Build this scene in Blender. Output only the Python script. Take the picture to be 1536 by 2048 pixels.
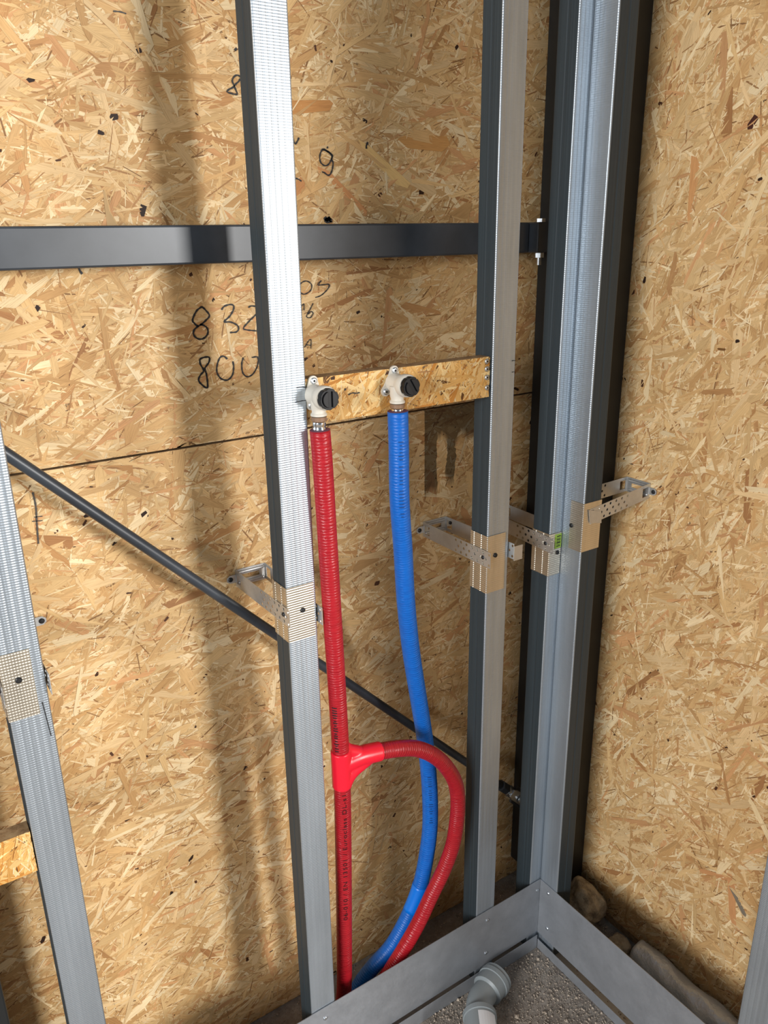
import bpy, math, random
import numpy as np
from mathutils import Vector, Matrix

for o in list(bpy.data.objects):
    bpy.data.objects.remove(o)
scene = bpy.context.scene
COL = scene.collection

# ------------------------------------------------------------------ camera
# world: X right along the back wall, Y towards the back wall, Z up, metres, floor at z = 0
cam_data = bpy.data.cameras.new('camera')
cam_data.sensor_fit = 'VERTICAL'
cam_data.sensor_height = 24.0
cam_data.lens = 18.75
cam_data.clip_start = 0.02
cam = bpy.data.objects.new('camera', cam_data)
COL.objects.link(cam)
cam.matrix_world = Matrix((
    (0.83053859, 0.19448164, -0.52190281, 0.0),
    (-0.55675681, 0.26452703, -0.78743083, 0.0),
    (-0.01508344, 0.94456463, 0.32797889, 1.555),
    (0, 0, 0, 1)))
scene.camera = cam

# ------------------------------------------------------------------ world, daylight, exposure
world = bpy.data.worlds.new('world')
scene.world = world
world.use_nodes = True
bg = world.node_tree.nodes['Background']
bg.inputs[0].default_value = (0.70, 0.85, 1.0, 1)
bg.inputs[1].default_value = 0.22

def window_light(name, loc, target, sx, sy, power, color):
    d = bpy.data.lights.new(name, 'AREA')
    d.shape = 'RECTANGLE'; d.size = sx; d.size_y = sy
    d.energy = power; d.color = color
    o = bpy.data.objects.new(name, d)
    COL.objects.link(o)
    o.location = loc
    o.rotation_euler = (Vector(target) - Vector(loc)).to_track_quat('-Z', 'Y').to_euler()
    return o
# daylight through the door opening behind the camera on the right and the windows on the left
window_light('door_daylight', (2.75, -4.4, 1.75), (0.5, 1.1, 1.2), 0.90, 1.9, 320, (1.0, 0.985, 0.96))
window_light('window_daylight', (-4.1, -1.5, 2.2), (1.1, 0.9, 0.9), 1.9, 1.5, 255, (1.0, 0.995, 0.985))

scene.view_settings.view_transform = 'Standard'
scene.view_settings.look = 'None'
scene.view_settings.gamma = 1.0
scene.view_settings.use_curve_mapping = False
scene.view_settings.exposure = 0.0

WALL_Y = 1.19      # face of the back wall
WALL_X = 1.25      # face of the right wall
STUD_Y = 1.0       # face of the studs of the back row
STUD_X = 1.067     # face of the studs of the right row

# ------------------------------------------------------------------ materials
def mat(name, color=(0.5, 0.5, 0.5), rough=0.5, metal=0.0, spec=0.5):
    m = bpy.data.materials.new(name)
    m.use_nodes = True
    b = m.node_tree.nodes['Principled BSDF']
    b.inputs['Base Color'].default_value = (*color, 1)
    b.inputs['Roughness'].default_value = rough
    b.inputs['Metallic'].default_value = metal
    b.inputs['Specular IOR Level'].default_value = spec
    return m, m.node_tree, b
def node(nt, typ, **kw):
    n = nt.nodes.new(typ)
    for k, v in kw.items():
        if k == 'inp':
            for a, c in v.items():
                n.inputs[a].default_value = c
        else:
            setattr(n, k, v)
    return n
def math_node(nt, op, a, b=None):
    n = nt.nodes.new('ShaderNodeMath'); n.operation = op
    for i, v in enumerate((a, b)):
        if v is None: continue
        if isinstance(v, (int, float)): n.inputs[i].default_value = v
        else: nt.links.new(v, n.inputs[i])
    return n.outputs[0]
def ramp(nt, fac, stops):
    n = nt.nodes.new('ShaderNodeValToRGB')
    e = n.color_ramp.elements
    while len(e) < len(stops): e.new(0.5)
    for el, (p, c) in zip(e, stops):
        el.position = p; el.color = (*c, 1)
    nt.links.new(fac, n.inputs[0])
    return n.outputs[0]
def bump(nt, b, height, strength=0.3, dist=0.001):
    n = nt.nodes.new('ShaderNodeBump')
    n.inputs['Strength'].default_value = strength
    n.inputs['Distance'].default_value = dist
    nt.links.new(height, n.inputs['Height'])
    nt.links.new(n.outputs[0], b.inputs['Normal'])
def noise(nt, vec, scale, detail=3, rough=0.6):
    n = node(nt, 'ShaderNodeTexNoise', inp={'Scale': scale, 'Detail': detail, 'Roughness': rough})
    if vec is not None: nt.links.new(vec, n.inputs['Vector'])
    return n.outputs['Fac']
def objco(nt, scale=None):
    t = node(nt, 'ShaderNodeTexCoord').outputs['Object']
    if scale is None: return t
    m = node(nt, 'ShaderNodeMapping', inp={'Scale': scale})
    nt.links.new(t, m.inputs['Vector'])
    return m.outputs[0]
M = {}
def lin(c): return tuple(((v / 255.0) ** 2.2) for v in c)   # sRGB to linear

def strand_material(name, stain):
    m, nt, b = mat(name, rough=0.62, spec=0.35)
    at = node(nt, 'ShaderNodeAttribute', attribute_name='tint')
    uv = node(nt, 'ShaderNodeUVMap', uv_map='grain')
    mp = node(nt, 'ShaderNodeMapping', inp={'Scale': (25, 900, 1)})
    nt.links.new(uv.outputs[0], mp.inputs[0])
    f = noise(nt, mp.outputs[0], 1.0, 3, 0.7)
    g = ramp(nt, f, [(0.25, (0.60, 0.52, 0.43)), (0.5, (1.0, 0.99, 0.97)), (0.78, (1.14, 1.15, 1.16))])
    mx = node(nt, 'ShaderNodeMix', data_type='RGBA', blend_type='MULTIPLY')
    mx.inputs['Factor'].default_value = 0.9
    nt.links.new(at.outputs['Color'], mx.inputs['A']); nt.links.new(g, mx.inputs['B'])
    col = mx.outputs['Result']
    # blotches of resin
    bl = noise(nt, objco(nt), 5.0, 3, 0.6)
    bc = ramp(nt, bl, [(0.3, (0.90, 0.86, 0.80)), (0.65, (1.03, 1.03, 1.03))])
    m2 = node(nt, 'ShaderNodeMix', data_type='RGBA', blend_type='MULTIPLY')
    m2.inputs['Factor'].default_value = 1.0
    nt.links.new(col, m2.inputs['A']); nt.links.new(bc, m2.inputs['B'])
    col = m2.outputs['Result']
    if stain:
        # the dark wet stain that has run down under the small board (x 0.88..1.0, from z 1.24 down)
        t = node(nt, 'ShaderNodeTexCoord').outputs['Object']
        s = node(nt, 'ShaderNodeSeparateXYZ'); nt.links.new(t, s.inputs[0])
        x, z = s.outputs[0], s.outputs[2]
        dv = node(nt, 'ShaderNodeMapping', inp={'Scale': (48, 1, 3.0)}); nt.links.new(t, dv.inputs[0])
        drip = noise(nt, dv.outputs[0], 1.0, 2, 0.5)
        xw = math_node(nt, 'ADD', x, math_node(nt, 'MULTIPLY', math_node(nt, 'SUBTRACT', noise(nt, objco(nt, (30, 1, 30)), 1.0, 3), 0.5), 0.022))
        def band(lo, hi):
            return math_node(nt, 'MULTIPLY', math_node(nt, 'GREATER_THAN', xw, lo), math_node(nt, 'LESS_THAN', xw, hi))
        bottom = math_node(nt, 'SUBTRACT', 1.196, math_node(nt, 'MULTIPLY', drip, 0.06))
        bottom = math_node(nt, 'SUBTRACT', bottom, math_node(nt, 'MULTIPLY', band(0.86, 0.912), 0.10))
        bottom = math_node(nt, 'SUBTRACT', bottom, math_node(nt, 'MULTIPLY', band(0.937, 0.958), 0.075))
        mz = math_node(nt, 'MULTIPLY', math_node(nt, 'SUBTRACT', z, bottom), 45.0)
        mz = math_node(nt, 'MINIMUM', math_node(nt, 'MAXIMUM', mz, 0.0), 1.0)
        mt = math_node(nt, 'LESS_THAN', z, 1.2425)
        ml = math_node(nt, 'GREATER_THAN', x, 0.883)
        mr = math_node(nt, 'LESS_THAN', x, 1.015)
        fac = math_node(nt, 'MULTIPLY', math_node(nt, 'MULTIPLY', mz, mt), math_node(nt, 'MULTIPLY', ml, mr))
        fac = math_node(nt, 'MULTIPLY', fac, 0.95)
        m3 = node(nt, 'ShaderNodeMix', data_type='RGBA', blend_type='MULTIPLY')
        nt.links.new(fac, m3.inputs['Factor'])
        nt.links.new(col, m3.inputs['A']); m3.inputs['B'].default_value = (0.22, 0.23, 0.24, 1)
        col = m3.outputs['Result']
    nt.links.new(col, b.inputs['Base Color'])
    bump(nt, b, f, 0.35, 0.0006)
    return m
M['strand'] = strand_material('osb_strand', True)
M['strand_right'] = strand_material('osb_strand_right', False)

m, nt, b = mat('osb_core', (0.36, 0.22, 0.10), 0.8)
f = noise(nt, objco(nt, (60, 60, 160)), 1.0, 4, 0.7)
nt.links.new(ramp(nt, f, [(0.3, (0.16, 0.09, 0.04)), (0.5, (0.36, 0.22, 0.105)), (0.7, (0.52, 0.36, 0.19))]), b.inputs['Base Color'])
bump(nt, b, f, 0.6, 0.001)
M['core'] = m

def knurl_material(name, color, rough, pitch_z, pitch_x, strength, along='Z', metal=0.9):
    m, nt, b = mat(name, color, rough, metal)
    t = objco(nt)
    s = node(nt, 'ShaderNodeSeparateXYZ'); nt.links.new(t, s.inputs[0])
    wz = math_node(nt, 'SINE', math_node(nt, 'MULTIPLY', s.outputs[2], 2 * math.pi / pitch_z))
    wx = math_node(nt, 'SINE', math_node(nt, 'MULTIPLY', s.outputs[0], 2 * math.pi / pitch_x))
    h = math_node(nt, 'ADD', math_node(nt, 'MULTIPLY', wz, 0.7), math_node(nt, 'MULTIPLY', wx, 0.3))
    nz = noise(nt, objco(nt, (40, 40, 4)), 1.0, 3)
    c = ramp(nt, nz, [(0.3, tuple(v * 0.86 for v in color)), (0.7, tuple(min(1, v * 1.08) for v in color))])
    nt.links.new(c, b.inputs['Base Color'])
    bump(nt, b, h, strength, 0.0004)
    return m
M['web'] = knurl_material('galvanised_web', (0.48, 0.54, 0.60), 0.40, 0.0034, 0.0042, 0.36, metal=0.74)
M['sleeve'] = knurl_material('zinc_sleeve_tan_reflection', (0.74, 0.68, 0.57), 0.36, 0.0040, 0.0036, 0.5)  # tan base colour paints in the strand board's reflection on the zinc

m, nt, b = mat('slate_flange', (0.05, 0.06, 0.07), 0.45, 0.0, 0.35)  # flanges coloured much darker than the web of the same sheet
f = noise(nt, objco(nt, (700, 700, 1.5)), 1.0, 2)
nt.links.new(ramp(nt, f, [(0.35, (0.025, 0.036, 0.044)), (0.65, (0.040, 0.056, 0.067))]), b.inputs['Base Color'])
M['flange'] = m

def galv(name, color, rough, metal=0.85):
    m, nt, b = mat(name, color, rough, metal)
    f = noise(nt, objco(nt, (9, 9, 9)), 2.0, 5, 0.65)
    nt.links.new(ramp(nt, f, [(0.3, tuple(v * 0.84 for v in color)), (0.7, tuple(min(1, v * 1.1) for v in color))]), b.inputs['Base Color'])
    g = noise(nt, objco(nt, (60, 60, 60)), 4.0, 3)
    nt.links.new(ramp(nt, g, [(0.3, (rough - 0.07,) * 3), (0.7, (rough + 0.1,) * 3)]), b.inputs['Roughness'])
    return m
M['plate'] = galv('galvanised_plate', (0.37, 0.39, 0.42), 0.45, 0.5)
M['bracket'] = galv('galvanised_bracket', (0.62, 0.62, 0.61), 0.38, 0.75)
M['zinc'] = mat('zinc_screw', (0.58, 0.62, 0.66), 0.32, 0.9)[0]
M['black_screw'] = mat('black_screw', (0.03, 0.03, 0.032), 0.4, 0.5)[0]
M['recess'] = mat('screw_recess', (0.01, 0.01, 0.01), 0.6)[0]
M['chrome'] = mat('polished_steel', (0.85, 0.85, 0.86), 0.12, 1.0)[0]

m, nt, b = mat('charcoal_paint', (0.035, 0.042, 0.052), 0.38)
f = noise(nt, objco(nt, (6, 6, 6)), 2.0, 4)
nt.links.new(ramp(nt, f, [(0.35, (0.028, 0.034, 0.043)), (0.7, (0.048, 0.056, 0.068))]), b.inputs['Base Color'])
M['charcoal'] = m
M['black_paint'] = mat('black_paint', (0.014, 0.015, 0.015), 0.5)[0]

def foam(name, c, c2, rough=0.36, wrinkle=0.5):
    m, nt, b = mat(name, c, rough, spec=0.5)
    uv = node(nt, 'ShaderNodeUVMap', uv_map='grain')
    sep = node(nt, 'ShaderNodeSeparateXYZ'); nt.links.new(uv.outputs[0], sep.inputs[0])
    mp = node(nt, 'ShaderNodeMapping', inp={'Scale': (5, 130, 1)}); nt.links.new(uv.outputs[0], mp.inputs[0])
    nz = noise(nt, mp.outputs[0], 1.0, 3, 0.6)
    ph = math_node(nt, 'ADD', math_node(nt, 'MULTIPLY', sep.outputs[1], 2 * math.pi / 0.0048), math_node(nt, 'MULTIPLY', nz, 9.0))
    w = math_node(nt, 'SINE', ph)
    mp2 = node(nt, 'ShaderNodeMapping', inp={'Scale': (6, 12, 1)}); nt.links.new(uv.outputs[0], mp2.inputs[0])
    msk = ramp(nt, noise(nt, mp2.outputs[0], 1.0, 2), [(0.36, (0.12,) * 3), (0.62, (1,) * 3)])
    h = math_node(nt, 'MULTIPLY', w, msk)
    cn = ramp(nt, nz, [(0.3, c), (0.75, c2)])
    nt.links.new(cn, b.inputs['Base Color'])
    bump(nt, b, h, wrinkle, 0.0009)
    return m
M['red'] = foam('red_pipe_foam', (0.36, 0.006, 0.014), (0.47, 0.012, 0.022))
M['blue'] = foam('blue_pipe_foam', (0.0, 0.11, 0.50), (0.0, 0.15, 0.62), 0.42, 0.34)
M['red_tape'] = mat('red_tape', (0.86, 0.012, 0.035), 0.30)[0]
M['blue_tape'] = mat('blue_tape', (0.0, 0.19, 0.80), 0.34)[0]
M['print'] = mat('black_print', (0.025, 0.006, 0.008), 0.5)[0]
M['blue_print'] = mat('dark_blue_print', (0.0, 0.05, 0.22), 0.5)[0]
M['foam_cut'] = mat('foam_cut', (0.16, 0.05, 0.09), 0.8)[0]
M['pale_wood'] = mat('pale_wood', lin((214, 178, 128)), 0.7)[0]
M['ink'] = mat('marker_ink', (0.010, 0.010, 0.012), 0.6)[0]
M['pencil'] = mat('pencil_lead', (0.06, 0.05, 0.04), 0.6)[0]
M['fitting'] = mat('offwhite_fitting', (0.66, 0.62, 0.54), 0.42)[0]
M['plug'] = mat('black_plug', (0.006, 0.006, 0.007), 0.4, 0.0, 0.3)[0]
M['brown_ring'] = mat('brown_ring', (0.24, 0.14, 0.08), 0.5)[0]
M['pvc'] = mat('grey_pvc', (0.26, 0.29, 0.30), 0.42)[0]
M['white_label'] = mat('white_label', (0.75, 0.76, 0.78), 0.5)[0]
M['green_label'] = mat('green_label', (0.33, 0.52, 0.06), 0.5)[0]

m, nt, b = mat('concrete', (0.3, 0.26, 0.22), 0.9)
f = noise(nt, objco(nt, (14, 14, 14)), 2.0, 6, 0.7)
nt.links.new(ramp(nt, f, [(0.3, (0.20, 0.165, 0.135)), (0.55, (0.34, 0.295, 0.25)), (0.75, (0.48, 0.43, 0.38))]), b.inputs['Base Color'])
bump(nt, b, noise(nt, objco(nt, (90, 90, 90)), 2.0, 5, 0.7), 0.8, 0.004)
M['concrete'] = m
m, nt, b = mat('sand_grain', (0.4, 0.34, 0.27), 0.85)
at = node(nt, 'ShaderNodeAttribute', attribute_name='tint')
nt.links.new(at.outputs['Color'], b.inputs['Base Color'])
M['grain'] = m
m, nt, b = mat('mortar', (0.3, 0.24, 0.16), 0.9)
f = noise(nt, objco(nt, (30, 30, 30)), 1.0, 5, 0.7)
nt.links.new(ramp(nt, f, [(0.35, (0.20, 0.16, 0.11)), (0.52, (0.42, 0.35, 0.25)), (0.75, (0.58, 0.51, 0.40))]), b.inputs['Base Color'])
bump(nt, b, f, 0.9, 0.008)
M['mortar'] = m
m, nt, b = mat('silver_foil', (0.66, 0.71, 0.76), 0.22, 0.35)
f = noise(nt, objco(nt, (60, 60, 60)), 2.0, 4, 0.6)
bump(nt, b, f, 0.55, 0.004)
M['foil'] = m

# ------------------------------------------------------------------ mesh helpers
def link(name, me, material, parent=None, smooth=False):
    o = bpy.data.objects.new(name, me)
    COL.objects.link(o)
    if material is not None: me.materials.append(material)
    if smooth:
        me.polygons.foreach_set('use_smooth', [True] * len(me.polygons))
    if parent is not None: o.parent = parent
    return o
class MB:
    def __init__(s): s.v = []; s.f = []; s.uv = None
    def box(s, lo, hi):
        n = len(s.v)
        for z in (lo[2], hi[2]):
            for x, y in ((lo[0], lo[1]), (hi[0], lo[1]), (hi[0], hi[1]), (lo[0], hi[1])):
                s.v.append((x, y, z))
        for q in ((3, 2, 1, 0), (4, 5, 6, 7), (0, 1, 5, 4), (1, 2, 6, 5), (2, 3, 7, 6), (3, 0, 4, 7)):
            s.f.append(tuple(n + i for i in q))
        return s
    def lathe(s, prof, origin, axis, segs=24):
        """prof: list of (radius, distance along axis)"""
        a = Vector(axis).normalized()
        e1 = a.orthogonal().normalized(); e2 = a.cross(e1)
        n0 = len(s.v); o = Vector(origin)
        for r, h in prof:
            for k in range(segs):
                t = 2 * math.pi * k / segs
                s.v.append(tuple(o + a * h + (e1 * math.cos(t) + e2 * math.sin(t)) * r))
        for i in range(len(prof) - 1):
            for k in range(segs):
                k2 = (k + 1) % segs
                s.f.append((n0 + i * segs + k, n0 + i * segs + k2, n0 + (i + 1) * segs + k2, n0 + (i + 1) * segs + k))
        s.f.append(tuple(n0 + k for k in reversed(range(segs))))
        s.f.append(tuple(n0 + (len(prof) - 1) * segs + k for k in range(segs)))
        return s
    def prism(s, outline, origin, eu, ev, en, depth):
        """outline of (u, v) points, extruded by depth along en"""
        o = Vector(origin); eu = Vector(eu); ev = Vector(ev); en = Vector(en)
        n0 = len(s.v); k = len(outline)
        for d in (0, depth):
            for u, v in outline: s.v.append(tuple(o + eu * u + ev * v + en * d))
        s.f.append(tuple(n0 + i for i in reversed(range(k)))); s.f.append(tuple(n0 + k + i for i in range(k)))
        for i in range(k):
            j = (i + 1) % k
            s.f.append((n0 + i, n0 + j, n0 + k + j, n0 + k + i))
        return s
    def sheet(s, line, z0, z1, close=False):
        n0 = len(s.v); k = len(line)
        for z in (z0, z1):
            for x, y in line: s.v.append((x, y, z))
        for i in range(k - 1):
            s.f.append((n0 + i, n0 + i + 1, n0 + k + i + 1, n0 + k + i))
        return s
    def build(s, name, material, parent=None, smooth=False, bevel=0, solid=0):
        me = bpy.data.meshes.new(name)
        me.from_pydata(s.v, [], s.f)
        me.update()
        o = link(name, me, material, parent, smooth)
        if solid:
            md = o.modifiers.new('solid', 'SOLIDIFY'); md.thickness = solid; md.offset = 0
        if bevel:
            md = o.modifiers.new('bevel', 'BEVEL'); md.width = bevel; md.segments = 2; md.limit_method = 'ANGLE'
        return o
def smooth_angle(o):
    o.data.polygons.foreach_set('use_smooth', [True] * len(o.data.polygons))
    if hasattr(o.data, 'set_sharp_from_angle'): o.data.set_sharp_from_angle(angle=math.radians(35))
def empty(name, loc=(0, 0, 0), rz=0.0):
    o = bpy.data.objects.new(name, None)
    COL.objects.link(o)
    o.empty_display_size = 0.05
    o.location = loc; o.rotation_euler = (0, 0, rz)
    return o
def tag(o, label=None, cat=None, group=None, kind=None):
    if label: o['label'] = label
    if cat: o['category'] = cat
    if group: o['group'] = group
    if kind: o['kind'] = kind
    return o

def spline(pts, step=0.006):
    """Catmull-Rom through pts, resampled"""
    P = [Vector(p) for p in pts]
    P = [P[0] * 2 - P[1]] + P + [P[-1] * 2 - P[-2]]
    out = []
    for i in range(1, len(P) - 2):
        a, b, c, d = P[i - 1], P[i], P[i + 1], P[i + 2]
        n = max(2, int((c - b).length / step))
        for k in range(n):
            t = k / n
            out.append(0.5 * ((2 * b) + (c - a) * t + (2 * a - 5 * b + 4 * c - d) * t * t + (3 * b - a - 3 * c + d) * t ** 3))
    out.append(P[-2].copy())
    return out
def tube(name, path, radius, material, parent=None, segs=28, caps=True, rfun=None, cap_mat=None):
    n = len(path)
    tang = [(path[min(i + 1, n - 1)] - path[max(i - 1, 0)]).normalized() for i in range(n)]
    e1 = tang[0].orthogonal().normalized()
    verts = []; L = [0.0]
    for i in range(1, n): L.append(L[-1] + (path[i] - path[i - 1]).length)
    for i in range(n):
        e1 = (e1 - tang[i] * e1.dot(tang[i])).normalized()
        e2 = tang[i].cross(e1)
        for k in range(segs):
            t = 2 * math.pi * k / segs
            r = radius if rfun is None else rfun(i, L[i], t)
            verts.append(tuple(path[i] + (e1 * math.cos(t) + e2 * math.sin(t)) * r))
    faces = []; uvs = []
    for i in range(n - 1):
        for k in range(segs):
            k2 = (k + 1) % segs
            faces.append((i * segs + k, i * segs + k2, (i + 1) * segs + k2, (i + 1) * segs + k))
            u0, u1 = k / segs, (k + 1) / segs
            uvs += [(u0, L[i]), (u1, L[i]), (u1, L[i + 1]), (u0, L[i + 1])]
    ncap = 0
    if caps:
        faces.append(tuple(reversed(range(segs)))); faces.append(tuple((n - 1) * segs + k for k in range(segs)))
        uvs += [(0, 0)] * (2 * segs); ncap = 2
    me = bpy.data.meshes.new(name)
    me.from_pydata(verts, [], faces)
    uvl = me.uv_layers.new(name='grain')
    uvl.data.foreach_set('uv', [c for p in uvs for c in p])
    o = link(name, me, material, parent, smooth=True)
    if ncap:
        for p in list(me.polygons)[-ncap:]: p.use_smooth = False
        if cap_mat is not None:
            me.materials.append(cap_mat)
            for p in list(me.polygons)[-ncap:]: p.material_index = 1
    return o

PALETTE = [((223, 190, 142), 26), ((216, 180, 128), 30), ((207, 167, 115), 25), ((236, 211, 168), 12), ((196, 154, 103), 11),
           ((205, 155, 107), 6), ((186, 140, 92), 4), ((168, 121, 78), 0.8)]
FRESH = [((236, 194, 128), 24), ((228, 178, 106), 24), ((216, 162, 90), 16), ((244, 212, 152), 16), ((198, 134, 62), 8), ((170, 112, 52), 3), ((100, 66, 34), 0.8)]

def strands(name, origin, eu, ev, en, ur, vr, density, seed, material, parent, palette=PALETTE, extra=(), scale=1.0, lift=0.0013, bias=0.0):
    """flat wood strands of an OSB face, joined in one mesh.  eu/ev span the face, en points to the room."""
    rng = np.random.default_rng(seed)
    area = (ur[1] - ur[0]) * (vr[1] - vr[0])
    groups = [  # per m2, length mm, width mm
        (int(density * 1.0 * area), (12, 40), (2, 6), 0.0, 0.55),
        (int(density * 0.62 * area), (35, 85), (4, 11), 0.25, 0.85),
        (int(density * 0.10 * area), (70, 135), (9, 24), 0.3, 0.9),
        (int(density * 0.60 * area), (14, 55), (0.9, 2.6), 0.5, 1.0)]
    cu = []; cv = []; ln = []; wd = []; ht = []
    for cnt, lr, wr, h0, h1 in groups:
        cu.append(rng.uniform(ur[0], ur[1], cnt)); cv.append(rng.uniform(vr[0], vr[1], cnt))
        ln.append(rng.uniform(*lr, cnt) * scale); wd.append(rng.uniform(*wr, cnt) * scale); ht.append(rng.uniform(h0, h1, cnt))
    cu = np.concatenate(cu); cv = np.concatenate(cv); ln = np.concatenate(ln) / 1000; wd = np.concatenate(wd) / 1000; ht = np.concatenate(ht)
    n = len(cu)
    th = rng.normal(bias, 0.62, n); flip = rng.random(n) < 0.25
    th[flip] = rng.uniform(0, math.pi, flip.sum())
    cols = np.array([lin(c) for c, w in palette]); wts = np.array([w for c, w in palette], float); wts /= wts.sum()
    col = cols[rng.choice(len(cols), n, p=wts)] * rng.uniform(0.88, 1.10, (n, 1))
    # thin slivers stand out dark or pale
    sv = np.arange(n) >= n - groups[3][0]
    q = rng.random(n)
    col[sv & (q < 0.16)] = np.array(lin((164, 122, 80))) * rng.uniform(0.6, 1.3, ((sv & (q < 0.16)).sum(), 1))
    col[sv & (q > 0.80)] = np.array(lin((238, 214, 172)))
    # dark specks / knots
    k = rng.random(n) < 0.0032
    ln[k] = np.exp(rng.normal(math.log(0.0055), 0.45, k.sum())); wd[k] = ln[k] * rng.uniform(0.25, 0.75, k.sum()); ht[k] = 1.0
    col[k] = np.array(lin((66, 42, 27))) * rng.uniform(0.4, 2.0, (k.sum(), 1))
    if extra:
        E = np.array([(e[0], e[1], e[2] / 1000, e[3] / 1000, e[4]) for e in extra])
        cu = np.append(cu, E[:, 0]); cv = np.append(cv, E[:, 1]); ln = np.append(ln, E[:, 2]); wd = np.append(wd, E[:, 3]); th = np.append(th, E[:, 4])
        ht = np.append(ht, np.full(len(E), 1.12)); col = np.vstack([col, np.array([lin(e[5]) for e in extra])])
        n = len(cu)
    # six-sided shard with pointed or blunt ends
    sh = np.array([(-0.5, 0.05), (-0.40, -0.5), (0.36, -0.48), (0.5, 0.0), (0.42, 0.5), (-0.34, 0.46)])
    j = rng.uniform(-0.07, 0.07, (n, 6, 2)); j[:, :, 1] *= 2.2
    loc = (sh[None] + j) * np.stack([ln, wd], 1)[:, None, :]
    c, s = np.cos(th)[:, None], np.sin(th)[:, None]
    U = cu[:, None] + loc[:, :, 0] * c - loc[:, :, 1] * s
    V = cv[:, None] + loc[:, :, 0] * s + loc[:, :, 1] * c
    U = np.clip(U, *ur); V = np.clip(V, *vr)
    tilt_w = np.clip(rng.normal(0, 0.06, n), -0.12, 0.12); tilt_l = np.clip(rng.normal(0, 0.006, n), -0.012, 0.012)
    Hh = ht[:, None] * lift + loc[:, :, 1] * tilt_w[:, None] + loc[:, :, 0] * tilt_l[:, None]
    Hh = np.clip(Hh, 0.00005, 0.0018)
    eu, ev, en, og = (np.array(a, float) for a in (eu, ev, en, origin))
    XYZ = og + U[..., None] * eu + V[..., None] * ev + Hh[..., None] * en
    me = bpy.data.meshes.new(name)
    me.vertices.add(n * 6); me.loops.add(n * 6); me.polygons.add(n)
    me.vertices.foreach_set('co', XYZ.reshape(-1))
    idx = np.arange(n * 6).reshape(n, 6)
    if np.dot(np.cross(eu, ev), en) < 0: idx = idx[:, ::-1]
    me.loops.foreach_set('vertex_index', idx.reshape(-1).astype(np.int32))
    me.polygons.foreach_set('loop_start', (np.arange(n) * 6).astype(np.int32))
    uv = me.uv_layers.new(name='grain')
    off = rng.uniform(0, 40, (n, 1, 2))
    uvc = (loc + off).reshape(-1, 2)[idx.reshape(-1)]
    uv.data.foreach_set('uv', uvc.reshape(-1).astype(np.float32))
    ca = me.attributes.new('tint', 'FLOAT_COLOR', 'POINT')
    cc = np.ones((n, 6, 4)); cc[:, :, :3] = col[:, None, :]
    ca.data.foreach_set('color', cc.reshape(-1).astype(np.float32))
    me.update(); me.validate()
    o = link(name, me, material, parent)
    o['kind'] = 'stuff'
    return o

# ------------------------------------------------------------------ the setting
SEAM = 1.2435
wall = tag(empty('wall_back'), 'back wall sheathed in strand board with a horizontal panel joint', kind='structure')
MB().box((-1.6, 1.212, -0.02), (1.40, 1.235, 2.7)).build('backing', M['black_paint'], wall)
lower = MB().box((-1.6, WALL_Y, 0.0), (1.268, 1.210, SEAM - 0.0016)).build('panel', M['core'], wall)
upper = MB().box((-1.6, WALL_Y, SEAM + 0.0016), (1.268, 1.210, 2.7)).build('panel', M['core'], wall)
EX, EZ, EF = (1, 0, 0), (0, 0, 1), (0, -1, 0)
KN = (48, 30, 22)
knots_up = [(0.261, 1.747, 16, 8, 0.35, KN), (0.405, 1.791, 11, 6, 0.5, KN), (0.363, 1.709, 13, 7, 0.1, KN), (0.343, 1.689, 9, 6, -0.3, KN),
            (0.229, 1.467, 9, 6, 0.8, KN), (0.62, 1.60, 95, 24, 0.75, (200, 142, 92)), (0.80, 1.66, 120, 20, -0.65, (226, 188, 126)),
            (0.72, 1.62, 110, 18, -0.7, (205, 146, 96)), (0.66, 1.74, 90, 20, 0.12, (196, 140, 84)), (0.88, 1.70, 100, 22, -0.05, (200, 148, 90))]
knots_lo = [(0.34, 1.147, 11, 9, 0.4, KN), (0.256, 1.165, 13, 6, 0.1, KN), (0.66, 0.33, 14, 12, 0.3, KN), (0.47, 0.62, 10, 7, 0.9, KN)]
strands('strand', (0, WALL_Y, 0), EX, EZ, EF, (-0.75, 1.266), (0.002, SEAM - 0.0018), 15000, 11, M['strand'], lower, extra=knots_lo, bias=0.18)
strands('strand', (0, WALL_Y, 0), EX, EZ, EF, (-0.75, 1.266), (SEAM + 0.0018, 2.25), 15000, 12, M['strand'], upper, extra=knots_up, bias=0.18)

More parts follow.
